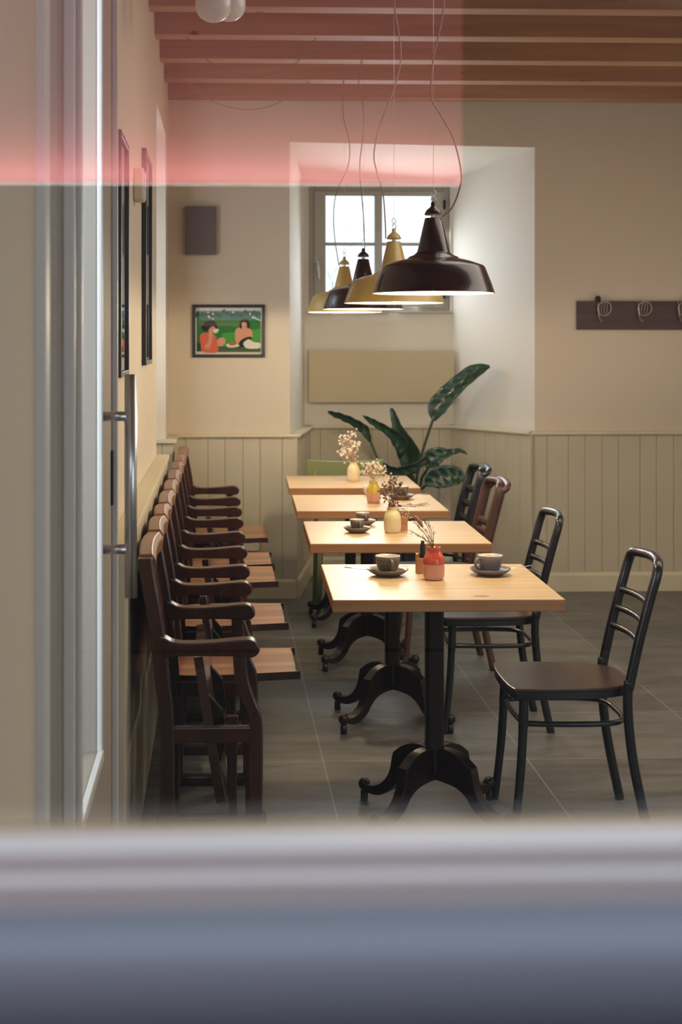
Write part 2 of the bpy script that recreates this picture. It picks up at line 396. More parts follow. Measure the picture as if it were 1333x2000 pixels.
mx0, mx1 = P(733.5, YN)-cx, P(747.5, YN)-cx; hz = atY(740, 476, YN).z-wz0
s = MB(); y0, y1 = -0.015, 0.04
A2, B2 = A+0.04, B-0.04
s.box(A2, gx0, y0, y1, 0.03, H-0.03); s.box(gx1, B2, y0, y1, 0.03, H-0.03)
s.box(gx0, gx1, y0, y1, 0.03, gz0); s.box(gx0, gx1, y0, y1, gz1, H-0.03)
s.build('sash', M_wframe, r, 0.004)
s = MB(); s.box(mx0, mx1, y0, y1, gz0, gz1); s.box(gx0, mx0, y0+0.01, y1, hz-0.01, hz+0.01); s.box(mx1, gx1, y0+0.01, y1, hz-0.01, hz+0.01)
s.build('glazing_bars', M_wframe, r, 0.002)
MB().box(gx0, gx1, 0.012, 0.016, gz0, gz1).build('pane', M_glass, r)
h = MB(); hx = A2+0.02; h.box(hx-0.008, hx+0.008, y0-0.012, y0, H*0.33, H*0.33+0.06)
h.tube(spline([(hx, y0-0.01, H*0.33+0.045), (hx, y0-0.035, H*0.33+0.045), (hx+0.004, y0-0.04, H*0.33+0.02), (hx+0.008, y0-0.04, H*0.33-0.06)]), 0.0065)
h.build('window_handle', M_steel, r)
for zz in (0.12, H-0.12): MB().tube([(B2+0.002, y0-0.006, zz-0.03), (B2+0.002, y0-0.006, zz+0.03)], 0.008).build('hinge', M_iron, r)
struct('trim_17', MB().box(wx0-0.01, wx1+0.01, YN-0.018, YN+0.05, wz0-0.014, wz0+0.004), M_wframe, 0.003, label='thin sill under the niche window')
# side niche window (window_2)
r = empty('window_2', (XW-0.43, (NY0+NY1)/2, 1.25)); tag(r, 'window in the side niche', None, None, 'structure')
f = MB(); hw = (NY1-NY0)/2
f.box(0, .06, -hw, -hw+.07, 0, 1.47); f.box(0, .06, hw-.07, hw, 0, 1.47); f.box(0, .06, -hw+.07, hw-.07, 0, .07); f.box(0, .06, -hw+.07, hw-.07, 1.40, 1.47); f.box(0, .05, -.03, .03, .07, 1.4)
f.build('window_frame', M_paint, r, 0.004)
MB().box(.02, .025, -hw+.07, hw-.07, .07, 1.4).build('pane', M_glass, r)

# ------------------------------------------------------------------ glazed door in the left wall (door_1)
r = empty('door_1', (XW, DY0, 0)); tag(r, 'glazed door with a long steel pull handle', None, None, 'structure')
L = DY1-DY0; dx = 0.028
yb = lambda u: atX(u, 669, XW+dx).y-DY0
f = MB(); f.box(-0.20, dx-0.01, 0, 0.06, 0, DH); f.box(-0.20, dx-0.012, L-0.10, L, 0, DH); f.box(-0.20, dx-0.01, 0.06, L-0.10, DH-0.07, DH)
f.build('door_frame', M_paint, r, 0.004)
s0, s1 = yb(150), yb(190)       # door pane
q0, q1 = yb(86), yb(116)        # side light
lf = MB()
lf.box(-0.025, dx, q1, s0, 0.02, DH-0.075); lf.box(-0.025, dx, s1, L-0.10, 0.02, DH-0.075)
lf.box(-0.025, dx, s0, s1, 0.02, 0.60); lf.box(-0.025, dx, s0, s1, DH-0.2, DH-0.075)
lf.box(-0.025, dx-0.01, 0.06, q0, 0.02, DH-0.075) if q0 > 0.07 else None
lf.box(-0.025, dx-0.01, max(q0, .06), q1, 0.02, 0.22)
M_stile = mat('door_paint', srgb(160, 148, 134), 0.7)
lf.build('door_leaf', M_stile, r, 0.004)
be = MB(); be.box(dx, dx+0.012, s1-0.004, s1+0.018, 0.60, DH-0.2); be.box(dx, dx+0.012, s0-0.018, s0+0.004, 0.60, DH-0.2); be.box(dx, dx+0.014, s0-.018, s1+.018, 0.575, 0.602)
be.box(dx, dx+0.022, q1+0.05, q1+0.07, 0.02, DH-.08); be.box(dx, dx+0.016, L-0.16, L-0.14, 0.02, DH-0.08)
be.build('glazing_bead', M_paint, r, 0.003)
MB().box(-0.006, 0.0, s0, s1, 0.60, DH-0.2).build('pane', M_glass, r)
MB().box(-0.006, 0.0, max(q0, .06), q1, 0.22, DH-0.075).build('pane', M_glass, r)
hY = 3.46-DY0
pb = atX(255.5, 730, XW+0.099); hb = atX(255.5, 1168, XW+0.099)
hx = atY(255.5, 700, 3.46).x-XW
ztp, zbt = atY(255, 731, 3.46).z, atY(255, 1167, 3.46).z
h = MB(); h.tube([(hx, hY, zbt), (hx, hY, ztp)], 0.0152, 24)
hh = h.build('door_handle', M_steel, r)
for v in (813, 1073):
    z = atY(230, v, 3.46).z; MB().tube([(dx-0.004, hY, z), (hx, hY, z)], 0.0115, 20).build('handle_post', M_steel, hh)
MB().box(dx, dx+0.006, L-0.19, L-0.165, 1.12, 1.26).build('lock_plate', M_iron, r)

# ------------------------------------------------------------------ foreground window the room is seen through (window_3)
r = empty('window_3', (0, 0.56, OZ0)); tag(r, 'out of focus white window frame in the foreground', None, None, 'structure')
M_out = mat('exterior_white_paint', srgb(208, 201, 199), 0.5)
M_blue = mat('blue_grey_panel', srgb(108, 112, 123), 0.45)
f = MB()
f.box(OX0, OX1, 0.010, 0.033, -0.0052, 0.0213)
f.box(OX0, OX1, 0.006, 0.012, -0.0052, 0.0111)
f.box(OX0, OX0+0.06, -0.012, 0.06, 0.027, OZ1-OZ0); f.box(OX1-0.06, OX1, -0.012, 0.06, 0.027, OZ1-OZ0); f.box(OX0, OX1, -0.012, 0.06, OZ1-OZ0-0.05, OZ1-OZ0)
f.build('window_frame', M_out, r, 0.003)
M_sill = mat('cream_sill_paint', srgb(240, 214, 158), 0.4)
MB().box(OX0, OX1, 0.042, 0.080, -0.019, 0.009).build('window_sill', M_sill, r, 0.003)
M_front = glass('shop_window_glass', (0.97, 0.975, 0.98, 1), 2.0)
MB().box(OX0+0.02, OX1-0.02, 0.034, 0.038, -0.018, OZ1-OZ0-0.02).build('pane', M_front, r)
prof = [(0.598, 1.3177)]+[(0.575-0.035*math.sin(R(x)), 1.2827+0.035*math.cos(R(x))) for x in range(0, 131, 7)]+[(0.575, 1.25), (0.575, 0.0), (0.598, 0.0)]
struct('trim_20', MB().prism(prof, 'x', -0.9, 2.0), M_blue, label='blue grey rounded outer sill below the foreground window')
M_fac = mat('street_facade', srgb(38, 39, 42), 0.9, var=.1, scale=2)
struct('wall_street', MB().box(-9, 9, -6.3, -6.0, 0, 9), M_fac, label='grey house front across the street')
# the reflected red shop sign on the far side of the pavement (behind the camera), lit from its lower edge
SY = -0.7; VY = 2*0.596-SY; sgx1 = atY(905, 356, VY).x; sgz = atY(500, 358, VY).z
r = empty('shop_fascia_sign', (sgx1-0.5, SY, sgz)); tag(r, 'red sign board lit along its lower edge, seen reflected in the window glass', 'sign')
M_red = mat('red_board', (0.70, 0.20, 0.21, 1), 0.8)
MB().box(-0.75, 0.5, -0.02, 0.0, 0.0, 0.45).build('sign_board', M_red, r, 0.004)
M_tube = mat('light_tube', (1, 1, 1, 1), 0.5, emit=(1, .9, .85, 1), es=3)
MB().tube([(-0.75, 0.02, -0.004), (0.49, 0.02, -0.004)], 0.0006).build('light_tube', M_tube, r)
area('sign_striplight', (sgx1-0.6, SY+0.052, sgz-.012), 1.3, 0.02, 3.3, (1.0, 0.92, 0.90), (0, -1, 0.08))

# ------------------------------------------------------------------ tables
TT = 0.77; TW = 0.70; TD = 0.69; TROT = -R(1.08)
def make_table():
    t = empty('cafe_table', (0, 0, 0))
    b = MB(); b.mi = 0
    m = b.box(-TW/2, TW/2, -TD/2, TD/2, TT-0.037, TT)
    for f in b.bm.faces:
        pass
    b.bm.normal_update(); bmesh.ops.recalc_face_normals(b.bm, faces=b.bm.faces)
    for f in b.bm.faces: f.material_index = 0 if abs(f.normal.z) > 0.5 else 1
    b.build('tabletop', [M_table, M_tedge], t, 0.0035)
    c = MB()
    c.prism([(-.029, -.02), (-.02, -.029), (.02, -.029), (.029, -.02), (.029, .02), (.02, .029), (-.02, .029), (-.029, .02)], 'z', 0.15, TT-0.037)
    c.build('column', M_iron, t, 0.002)
    s = MB(); s.box(-.22, .22, -.03, .03, TT-.057, TT-.037); s.box(-.03, .03, -.22, .22, TT-.056, TT-.0372); s.build('top_bracket', M_iron, t, 0.002)
    up = [(0.015, 0.232), (0.06, 0.236), (0.11, 0.222), (0.152, 0.192)]
    up2 = [(0.158, 0.170), (0.168, 0.125), (0.192, 0.088), (0.225, 0.066), (0.262, 0.060), (0.280, 0.062)]
    lo = [(0.280, 0.042), (0.245, 0.033), (0.205, 0.038), (0.165, 0.062), (0.132, 0.100), (0.095, 0.122), (0.05, 0.130), (0.015, 0.132)]
    pts = [(p.x, p.y) for p in spline([(a, c, 0) for a, c in up], 4)+spline([(a, c, 0) for a, c in up2], 4)+spline([(a, c, 0) for a, c in lo], 4)]
    for (x, y) in ((.21, .19), (-.21, .19), (.21, -.19), (-.21, -.19)):
        a = math.atan2(y, x); m = Matrix.Rotation(a, 4, 'Z')
        g = MB(); g.prism(pts, 'y', -.019, .019, m); lg = g.build('foot', M_iron, t, 0.004)
        k = MB(); k.ball(m @ Vector((.284, 0, .056)), 0.021, 14); k.tube([m @ Vector((.284, 0, .034)), m @ Vector((.284, 0, .0))], 0.013, 12)
        k.build('caster', M_iron, lg, smooth=True)
    return t
proto = make_table()
TABLES = []
tl = ['oak topped cafe table nearest the camera, two large cups and coral vase on it',
      'second oak topped cafe table from the front, two espresso cups on its left',
      'third oak topped cafe table from the front, with the bright yellow vase',
      'farthest oak topped cafe table, in front of the green chair']
for i, (u, v) in enumerate([(650, 1172), (606, 1062), (580, 998), (565, 953)]):
    c = atZ(u, v, TT); o = proto if i == 0 else copy_tree(proto)
    off = Matrix.Rotation(TROT, 3, 'Z') @ Vector((TW/2, TD/2, 0))
    o.location = (c.x+off.x, c.y+off.y, 0); o.rotation_euler = (0, 0, TROT); tag(o, tl[i], 'table', 'oak topped cafe tables in a row'); TABLES.append(o)

# ------------------------------------------------------------------ black bentwood style chairs, facing -X (the tables)
def bent_chair(name, mat_f, mat_s, r=0.0125, slats=3, topz=0.845, kind='hoop', hw=0.165, squ=0.0, sz=0.459, slz=None):
    t = empty(name, (0, 0, 0))
    # seat
    o = spline2([(-.205, -.165), (-.215, 0), (-.205, .165), (-.17, .195), (0, .192), (.12, .165), (.185, .11), (.195, 0), (.185, -.11), (.12, -.165), (0, -.192), (-.17, -.195)], 5)
    b = MB(); b.prism(o, 'z', sz-0.012, sz); st = b.build('seat', mat_s, t, 0.004)
    b = MB(); o2 = [(x*0.985, y*0.985) for x, y in o]; b.prism(o2, 'z', sz-0.035, sz-0.012); b.build('seat_rim', mat_f, t, 0.003)
    for s in (-1, 1):
        MB().tube(spline([(-.165, s*.165, sz-.03), (-.168, s*.168, .34), (-.178, s*.172, .18), (-.198, s*.178, 0)], 6), [r*1.25]*7+[r*1.15]*6+[r*1.1]*6, 12).build('leg', mat_f, t)
        MB().tube(spline([(.165, s*hw, sz+.02), (.163, s*hw, .38), (.18, s*hw, .22), (.225, s*(hw+.004), 0)], 6), r*1.25, 12).build('leg', mat_f, t)
    H = topz-sz
    def post(z):
        k = (z-sz)/H; return .165+0.085*k+0.015*k*k
    pts = [(post(sz), -hw, sz-.01), (post(sz+H*.35), -hw, sz+H*.35), (post(sz+H*.7), -hw, sz+H*.7), (post(sz+H*.9), -hw, sz+H*.9),
           (post(sz+H*.985), -hw+.018, sz+H*.975), (post(sz+H)+.012, -hw+.07, sz+H-.003), (post(sz+H)+.022, 0, sz+H)]
    pts = pts+[(x, -y, z) for x, y, z in pts[-2::-1]]
    if kind == 'hoop':
        MB().tube(spline(pts, 6), r*1.3, 12).build('back_frame', mat_f, t)
    else:
        MB().tube(spline(pts, 6), r*1.25, 12, flat=(1.0, 1.5)).build('back_frame', mat_f, t)
        pc = [(post(topz)+.0, -hw+.01, topz-.035), (post(topz)+.028, -hw+.02, topz-.012), (post(topz)+.03, 0, topz+.004)]
        pc = pc+[(x, -y, z) for x, y, z in pc[-2::-1]]
        MB().tube(spline(pc, 6), .017, 12, flat=(1.5, .9)).build('top_rail', mat_f, t)
    slz = slz or [sz+H*(.34+.155*2*k/ (slats-1) if slats > 1 else .5) for k in range(slats)]
    for z in slz:
        x = post(z); MB().tube(spline([(x, -hw, z), (x+.018, -hw*.5, z), (x+.024, 0, z), (x+.018, hw*.5, z), (x, hw, z)], 4), r*.95, 10, flat=(1, 1) if kind == 'hoop' else (.8, 1.7)).build('slat', mat_f, t)
    ring = [(-.168, -.12, .342), (-.168, .12, .342), (-.14, .158, .342), (0, .168, .342), (.12, .155, .342), (.162, .10, .342), (.17, 0, .342), (.162, -.10, .342), (.12, -.155, .342), (0, -.168, .342), (-.14, -.158, .342)]
    MB().tube(spline(ring, 5, True), r*.72, 10, True).build('stretcher', mat_f, t)
    return t
c1 = bent_chair('bentwood_chair', M_blackm, M_blackseat)
G = 'chairs along the right side of the tables'
c1.location = (1.122, 4.63, 0); c1.rotation_euler.z = R(-1); tag(c1, 'black tubular hoop-back chair nearest the window, brown seat fully in view', 'chair', G)
c2 = copy_tree(c1); c2.location = (1.085, 5.79, 0); tag(c2, 'black hoop-back chair half hidden behind the nearest table', 'chair', G)
c3 = bent_chair('bentwood_chair', M_mahog, M_mahog, r=.0135, topz=.87, kind='flat', slz=[.62, .67])
c3.location = (1.06, 6.86, 0); tag(c3, 'red-brown wooden chair with a curved top rail, third along the right side', 'chair', G)
c4 = bent_chair('bentwood_chair', M_blackm, M_blackseat, r=.0135, topz=.85, kind='flat', slz=[.56, .64, .72])
c4.location = (1.165, 7.90, 0); tag(c4, 'dark chair with a broad top rail beside the farthest table', 'chair', G)

# green chair behind the far table
M_green = mat('green_paint', srgb(132, 138, 88), 0.4)
g = empty('green_chair', (0.742, 8.36, 0)); tag(g, 'olive green chair with a broad curved backrest behind the farthest table', 'chair')
bk = MB()
top = [(-.228, .0), (-.12, .035), (0, .045), (.12, .035), (.228, .0)]
P0 = spline([(x, y+.12, 0) for x, y in top], 6)
vs = []
for p_ in P0:
    k = abs(p_.x)/.228
    zt_ = .845-.014*(1-k*k); zb_ = .70+.03*k
    vs.append([bk.bm.verts.new(q) for q in ((p_.x, p_.y, zt_), (p_.x, p_.y+.016, zt_), (p_.x, p_.y+.012, zb_), (p_.x, p_.y-.004, zb_))])
for a, c in zip(vs[:-1], vs[1:]):
    for k in range(4): bk.bm.faces.new([a[k], a[(k+1) % 4], c[(k+1) % 4], c[k]])
bk.bm.faces.new(vs[0]); bk.bm.faces.new(vs[-1][::-1])
bk.build('backrest', M_green, g, 0.004)
MB().prism(spline2([(-.20, -.24), (0, -.25), (.20, -.24), (.19, .10), (0, .12), (-.19, .10)], 5), 'z', .43, .455).build('seat', M_green, g, .005)
for s in (-1, 1):
    MB().tube([(s*.18, .13, .78), (s*.175, .09, .45), (s*.18, .13, 0)], .014).build('leg', M_green, g)
    MB().tube([(s*.165, -.20, .44), (s*.18, -.22, 0)], .014).build('leg', M_green, g)

# ------------------------------------------------------------------ row of tip-up wooden armchairs along the left wall
AY = [2800*.86/k for k in (596, 526, 481, 448, 411, 381, 353, 331, 311, 289)]
down = {1, 3, 5, 6, 8}
FT = 0.040
def side_frame(t, y0):
    b = MB()
    post_f = spline([(-.212, 0, .935), (-.206, 0, .89), (-.190, 0, .80), (-.175, 0, .70), (-.163, 0, .59), (-.150, 0, .456), (-.150, 0, .02)], 5)
    w_ = [.018]*6+[.022]*40
    o1 = [(p.x-.020, p.z) for p in post_f]; o2 = [(p.x+.022, p.z) for p in post_f]
    b.prism(o1+o2[::-1], 'y', y0-FT/2, y0+FT/2); b.build('rear_post', M_brown, t, .005)
    b = MB()
    ft = spline([(.055, 0, .675), (.060, 0, .60), (.078, 0, .54), (.098, 0, .49), (.102, 0, .42), (.100, 0, .2), (.100, 0, .02)], 5)
    o1 = [(p.x-.019, p.z) for p in ft]; o2 = [(p.x+.019, p.z) for p in ft]
    b.prism(o1+o2[::-1], 'y', y0-FT/2+.002, y0+FT/2-.002); b.build('front_post', M_brown, t, .005)
    b = MB()
    up = [(-.175, .716), (-.155, .714), (-.130, .702), (-.09, .698), (-.02, .700), (.05, .706), (.085, .707), (.104, .698), (.112, .680), (.104, .664), (.085, .656), (.06, .660), (-.05, .662), (-.12, .662), (-.165, .660)]
    b.prism(spline2(up, 4), 'y', y0-.028, y0+.028); b.build('armrest', M_brown, t, .006)
    b = MB(); b.box(-.15, .09, y0-.016, y0+.016, .415, .460); b.build('side_rail', M_brown, t, .004)
    b = MB(); b.box(-.205, .125, y0-.022, y0+.022, .002, .032); b.tube([(.128, y0-.022, .022), (.128, y0+.022, .022)], .022, 16); b.build('floor_runner', M_brown, t, .004)
def make_seat(t, y0, y1, tipped):
    ya, yb_ = y0+.028, y1-.028
    W = yb_-ya
    out = spline2([(-.20, -W/2+.01), (-.20, W/2-.01), (.185, W/2-.006), (.205, W/2-.03), (.208, 0), (.205, -W/2+.03), (.185, -W/2+.006)], 5)
    b = MB()
    if tipped: m = Matrix.Translation((-.028, (ya+yb_)/2, .43)) @ Matrix.Rotation(R(-99), 4, 'Y') @ Matrix.Translation((0, 0, 0))
    else: m = Matrix.Translation((.040, (ya+yb_)/2, .464)) @ Matrix.Rotation(R(-1), 4, 'Y')
    b.prism(out, 'z', -.013, .013, m)
    for f in b.bm.faces: f.material_index = 1
    b.bm.faces.ensure_lookup_table(); b.bm.faces[1].material_index = 0
    st = b.build('seat', [M_seatw, M_brown], t, .006)
    for s in (-1, 1):
        h = MB(); q = [(-.10, -.013), (.10, -.013), (.05, -.045), (-.03, -.045)]
        h.prism(q, 'y', s*(W/2-.05)-.009, s*(W/2-.05)+.009, m); h.build('hinge_bracket', M_iron, st, .002)
    # swinging iron arm under the seat
    h = MB(); h.prism([(.018, .42), (.055, .42), (.050, .22), (.052, .10), (.028, .10), (.022, .22)], 'y', (ya+yb_)/2-.012, (ya+yb_)/2+.012); h.build('seat_support', M_brown, t, .003)
    # back panel and crest
    b = MB()
    pf = spline([(-.214, 0, .90), (-.206, 0, .84), (-.192, 0, .76), (-.178, 0, .67), (-.165, 0, .52)], 5)
    rows = []
    n = 10
    for p_ in pf:
        row = []
        for k in range(n+1):
            s = -1+2*k/n; y = (y0+y1)/2+s*((y1-y0)/2-.02); xo = -.010*(1-s*s)
            row.append((p_.x+xo, y, p_.z))
        rows.append(row)
    A_ = [[b.bm.verts.new((x-.007, y, z)) for x, y, z in rw] for rw in rows]; B_ = [[b.bm.verts.new((x+.007, y, z)) for x, y, z in rw] for rw in rows]
    for i in range(len(rows)-1):
        for k in range(n):
            b.bm.faces.new([A_[i][k], A_[i][k+1], A_[i+1][k+1], A_[i+1][k]]); b.bm.faces.new([B_[i][k], B_[i+1][k], B_[i+1][k+1], B_[i][k+1]])
    for k in range(n):
        b.bm.faces.new([A_[0][k], B_[0][k], B_[0][k+1], A_[0][k+1]]); b.bm.faces.new([A_[-1][k], A_[-1][k+1], B_[-1][k+1], B_[-1][k]])
    for i in range(len(rows)-1):
        b.bm.faces.new([A_[i][0], A_[i+1][0], B_[i+1][0], B_[i][0]]); b.bm.faces.new([A_[i][n], B_[i][n], B_[i+1][n], A_[i+1][n]])
    b.build('backrest', M_brown, t)
    b = MB(); cr_ = []
    for k in range(n+1):
        s = -1+2*k/n; y = (y0+y1)/2+s*((y1-y0)/2-.028); xo = -.206-.008*(1-s*s); zo = .888+.008*(1-s*s)
        cr_.append([b.bm.verts.new(q) for q in ((xo-.028, y, zo+.004), (xo+.022, y, zo-.008), (xo+.028, y, zo+.034), (xo+.014, y, zo+.054), (xo-.022, y, zo+.052))])
    for a, c in zip(cr_[:-1], cr_[1:]):
        for k in range(5): b.bm.faces.new([a[k], a[(k+1) % 5], c[(k+1) % 5], c[k]])
    b.bm.faces.new(cr_[0]); b.bm.faces.new(cr_[-1][::-1])
    b.build('crest_rail', M_crest, t, .004)
ords = ['nearest', 'second nearest', 'third nearest', 'fourth nearest', 'middle of the row of nine', 'fourth from far end', 'third from far end', 'second from far end', 'at the far end']
for i in range(9):
    t = empty('wooden_armchair', (0, AY[i], 0))
    y1 = AY[i+1]-AY[i]
    side_frame(t, 0)
    if i == 8: side_frame(t, y1)
    make_seat(t, 0, y1, i not in down)
    tag(t, 'dark wooden armchair, seat %s, %s by the left wall' % ('down' if i in down else 'tipped up', ords[i]), 'chair', 'dark wooden tip-up armchairs along the left wall')

# ------------------------------------------------------------------ pendant lamps
def make_pendant(name, Lx, Ly, rimz, R0, col, label, cordpx, energy, wire_u=None):
    t = empty(name, (Lx, Ly, rimz)); k = R0/120.0
    pr = [(120, 0), (118.5, 2), (113, 18), (107, 34), (100, 51), (97, 54), (75, 62), (60, 66), (52, 67), (48, 71), (38, 75), (33, 80)]
    outer = [(r_*k, z*k) for r_, z in pr]
    inner = [(max(r_-2.2, .1)*k, (z-2.0)*k if i else 0.6*k) for i, (r_, z) in enumerate(pr)]
    b = MB(); prof = outer+[inner[-1]]+inner[-2:0:-1]+[(117.5*k, 0.0), (120*k, 0)]
    ms = [0]*(len(outer)-1)+[1]*(len(prof)-len(outer))
    b.lathe(prof, n=56, mats=ms); b.build('shade', [col, M_white], t, recalc=True)
    b = MB(); b.lathe([(33*k, 78*k), (31*k, 84*k), (16.5*k, 146*k), (15*k, 147*k), (0, 147*k)], n=36); b.build('neck', col, t)
    b = MB(); b.lathe([(5*k, 145*k), (5*k, 155*k)], n=12)
    b.build('cap_post', M_steel, t)
    cpp = [(17*k, 153*k), (17.5*k, 155*k), (14*k, 162*k), (8*k, 167*k), (5*k, 170*k), (5*k, 176*k), (3*k, 179*k), (0, 179*k)]
    b = MB(); b.lathe(cpp+[(0, 153*k), (17*k, 153*k)][0:1], n=28); b.lathe([(17*k, 153*k), (12*k, 154*k), (0, 155*k)], n=28); b.build('cap', col, t)
    b = MB()
    b.tube([(3*k, 0, 177*k), (5*k, 0, 184*k), (3*k, 0, 188*k), (-3*k, 0, 192*k), (-5*k, 0, 198*k), (0, 0, 204*k), (5*k, 0, 198*k), (3*k, 0, 192*k), (-3*k, 0, 187*k), (-4*k, 0, 182*k)], 1.1*k, 8)
    b.build('hook', M_steel, t)
    wz = ZC-rimz
    MB().tube([(0, 0, 202*k), (0, 0, wz)], 0.0008, 6).build('hanging_wire', M_steel, t)
    pts = []
    n = len(cordpx)
    for j, (u, v) in enumerate(cordpx):
        q = atY(u, v, Ly); pts.append((q.x-Lx, 0.004*math.sin(j*1.7), q.z-rimz))
    MB().tube(spline(pts, 8), 0.0027, 8).build('cord', M_cord, t)
    b = MB(); b.ball((0, 0, 26*k), 20*k, 16, 1.15); b.tube([(0, 0, 45*k), (0, 0, 78*k)], 8*k, 12)
    b.build('bulb', mat('bulb_glow', (1, 1, 1, 1), 0.5, emit=(1, .82, .6, 1), es=6), t, smooth=True)
    l = bpy.data.lights.new(name+'_light', 'POINT'); l.energy = energy; l.color = WARM; l.shadow_soft_size = 0.03
    lo = bpy.data.objects.new('bulb_light', l); C.objects.link(lo); lo.parent = t; lo.location = (0, 0, 2*k)
    tag(t, label, 'lamp', 'enamel pendant lamps in a row over the tables')
    return t
LAMPS = []
def lamp_at(u0, u1, v, D, *a):
    s = (u1-u0)/D; uc = (u0+u1)/2; tt = F/s; d = ray(uc, v); q = d*tt
    return make_pendant('pendant_lamp', q.x, q.y, EYE+q.z, D/2, *a)
EN = 25
lamp_at(727, 967, 573, .40, M_maroon, 'large dark maroon enamel pendant lamp over the nearest table', [(864, 423), (884, 405), (899, 365), (900, 330), (886, 270), (862, 225), (843, 190), (846, 120), (856, 75), (866, 25), (869, -30)], EN)
lamp_at(672, 868, 592, .40, M_mustard, 'mustard yellow enamel pendant lamp directly behind the nearest maroon one', [(754, 466), (753, 430), (748, 375), (736, 335), (731, 300), (741, 250), (758, 205), (773, 165), (783, 120), (782, 80), (772, 20), (771, -20)], EN)
lamp_at(630, 790, 604, .40, M_maroon, 'dark maroon enamel pendant lamp between the two mustard ones', [(713, 490), (711, 430), (706, 370), (703, 320), (710, 260), (709, 205), (701, 165), (706, 120), (711, 60)], EN)
lamp_at(600, 746, 610, .40, M_mustard, 'mustard yellow enamel pendant lamp farthest from the window', [(663, 520), (655, 470), (652, 420), (658, 375), (680, 325), (683, 280), (672, 235), (669, 190), (672, 150)], EN)

# swagged cables between beams
tag(MB().tube(spline([Vector((atY(365, 92, 6.86).x, 6.86, ZB)), atY(420, 128, 6.86), atY(500, 150, 6.86), atY(570, 130, 6.86), Vector((atY(618, 100, 6.86).x, 6.86, ZB))], 8), .0025, 8).build('hanging_cable', M_cord), 'thin cable sagging below the ceiling beams, nearer of the two', 'cable', 'cables swagged under the beams')
tag(MB().tube(spline([Vector((atY(362, 168, 8.0).x, 8.0, ZB)), atY(420, 200, 8.0), atY(490, 214, 8.0), atY(550, 198, 8.0), Vector((atY(606, 170, 8.0).x, 8.0, ZB))], 8), .0025, 8).build('hanging_cable', M_cord), 'thin cable sagging below the farthest beam above the back wall', 'cable', 'cables swagged under the beams')

# opal globes at the top edge
M_opal = mat('opal_glass', srgb(214, 212, 208), 0.25)
for (uc, v, wpx, yy, lb) in ((417, 44, 70, 4.7, 'left of the two frosted white hanging lamps at the top edge'), (447, 42, 66, 5.0, 'right of the two frosted white hanging lamps, partly behind the other')):
    q = atY(uc, v, yy); rr = wpx/2/(F/yy)
    t = empty('opal_lamp', (q.x, q.y, q.z)); tag(t, lb, 'lamp', 'frosted white hanging lamps')
    h_ = .20
    pr = [(0, 0)]+[(rr*math.sin(a), rr*.9*(1-math.cos(a))) for a in [R(x) for x in (15, 30, 45, 60, 75, 90)]]+[(rr, h_), (rr*.8, h_+.02), (0, h_+.02)]
    MB().lathe(pr, n=36).build('globe', M_opal, t)
    MB().tube([(0, 0, h_+.01), (0, 0, ZC-q.z-.003)], .004).build('lamp_rod', M_iron, t)

# ------------------------------------------------------------------ tableware
def bowl_cup(r_, h, mat_o):
    t = empty('coffee_cup', (0, 0, 0))
    pr = [(0, .003), (r_*.50, .003), (r_*.55, 0), (r_*.62, .004), (r_*.82, h*.30), (r_*.95, h*.65), (r_, h)]
    inn = [(r_*.93, h), (r_*.88, h*.65), (r_*.74, h*.32), (r_*.5, h*.12), (0, h*.10)]
    MB().lathe(pr+inn, n=36, mats=[0]*6+[1]*6).build('bowl', [mat_o, M_cupin], t)
    MB().lathe([(0, h*.86), (r_*.90, h*.86)], n=32).build('coffee', M_coffee, t)
    MB().tube(spline([(0, -r_*.90, h*.82), (0, -r_*1.25, h*.84), (0, -r_*1.48, h*.60), (0, -r_*1.3, h*.32), (0, -r_*.80, h*.22)], 6), r_*.11, 10, flat=(1.3, .9)).build('handle', mat_o, t)
    return t
def saucer(r_, mat_o):
    return MB().lathe([(0, .004), (r_*.5, .004), (r_*.52, 0), (r_*.60, .002), (r_*.85, .011), (r_, .020), (r_*.99, .023), (r_*.82, .015), (r_*.58, .007), (0, .007)], n=44).build('saucer', mat_o)
def place_cup(u, v, r_, h, rs, lab, rz, m_o=None, spoon=None, slab=''):
    m_o = m_o or M_grey
    q = atZ(u, v, TT)
    s = saucer(rs, m_o); s.location = (q.x, q.y, TT+.0005); tag(s, slab, 'saucer', 'stoneware saucers')
    c = bowl_cup(r_, h, m_o); c.location = (q.x, q.y, TT+.0078); c.rotation_euler.z = rz; tag(c, lab, 'cup', 'stoneware coffee cups')
    if spoon:
        (du, dv, ang, sl) = spoon
        sp_ = MB(); sp_.tube([(0, 0, 0), (.07, 0, .006), (.105, 0, .010)], [.0016, .0022, .0032], 8, flat=(1.4, .6))
        sp_.ball((-.012, 0, .0), .012, 10, .3)
        o = sp_.build('teaspoon', M_steel, smooth=True); o.location = (q.x+du, q.y+dv, TT+.0185); o.rotation_euler.z = R(ang); tag(o, sl, 'spoon', 'teaspoons')
place_cup(758, 1124, .0415, .058, .068, 'dark grey cup of milky coffee on the left half of the nearest table', R(8), None, (-.040, -.012, 172, 'teaspoon on the saucer at the left of the nearest table, handle pointing left'), 'dark grey saucer at the left of the nearest table')
M_greyb = mat('grey_blue_stoneware', srgb(112, 104, 106), 0.35, var=0.08, scale=40)
place_cup(958, 1123, .0415, .058, .068, 'grey cup of coffee on the right half of the nearest table', R(-62), M_greyb, (.042, -.004, 12, 'teaspoon on the saucer at the right of the nearest table, handle pointing right'), 'grey saucer at the right of the nearest table')
place_cup(698, 1040, .029, .046, .056, 'small grey espresso cup in front, on the second table', R(12), None, None, 'grey saucer in front on the second table')
place_cup(709, 1026, .029, .046, .056, 'small grey espresso cup just behind another on the second table', R(12), None, None, 'grey saucer behind another on the second table')
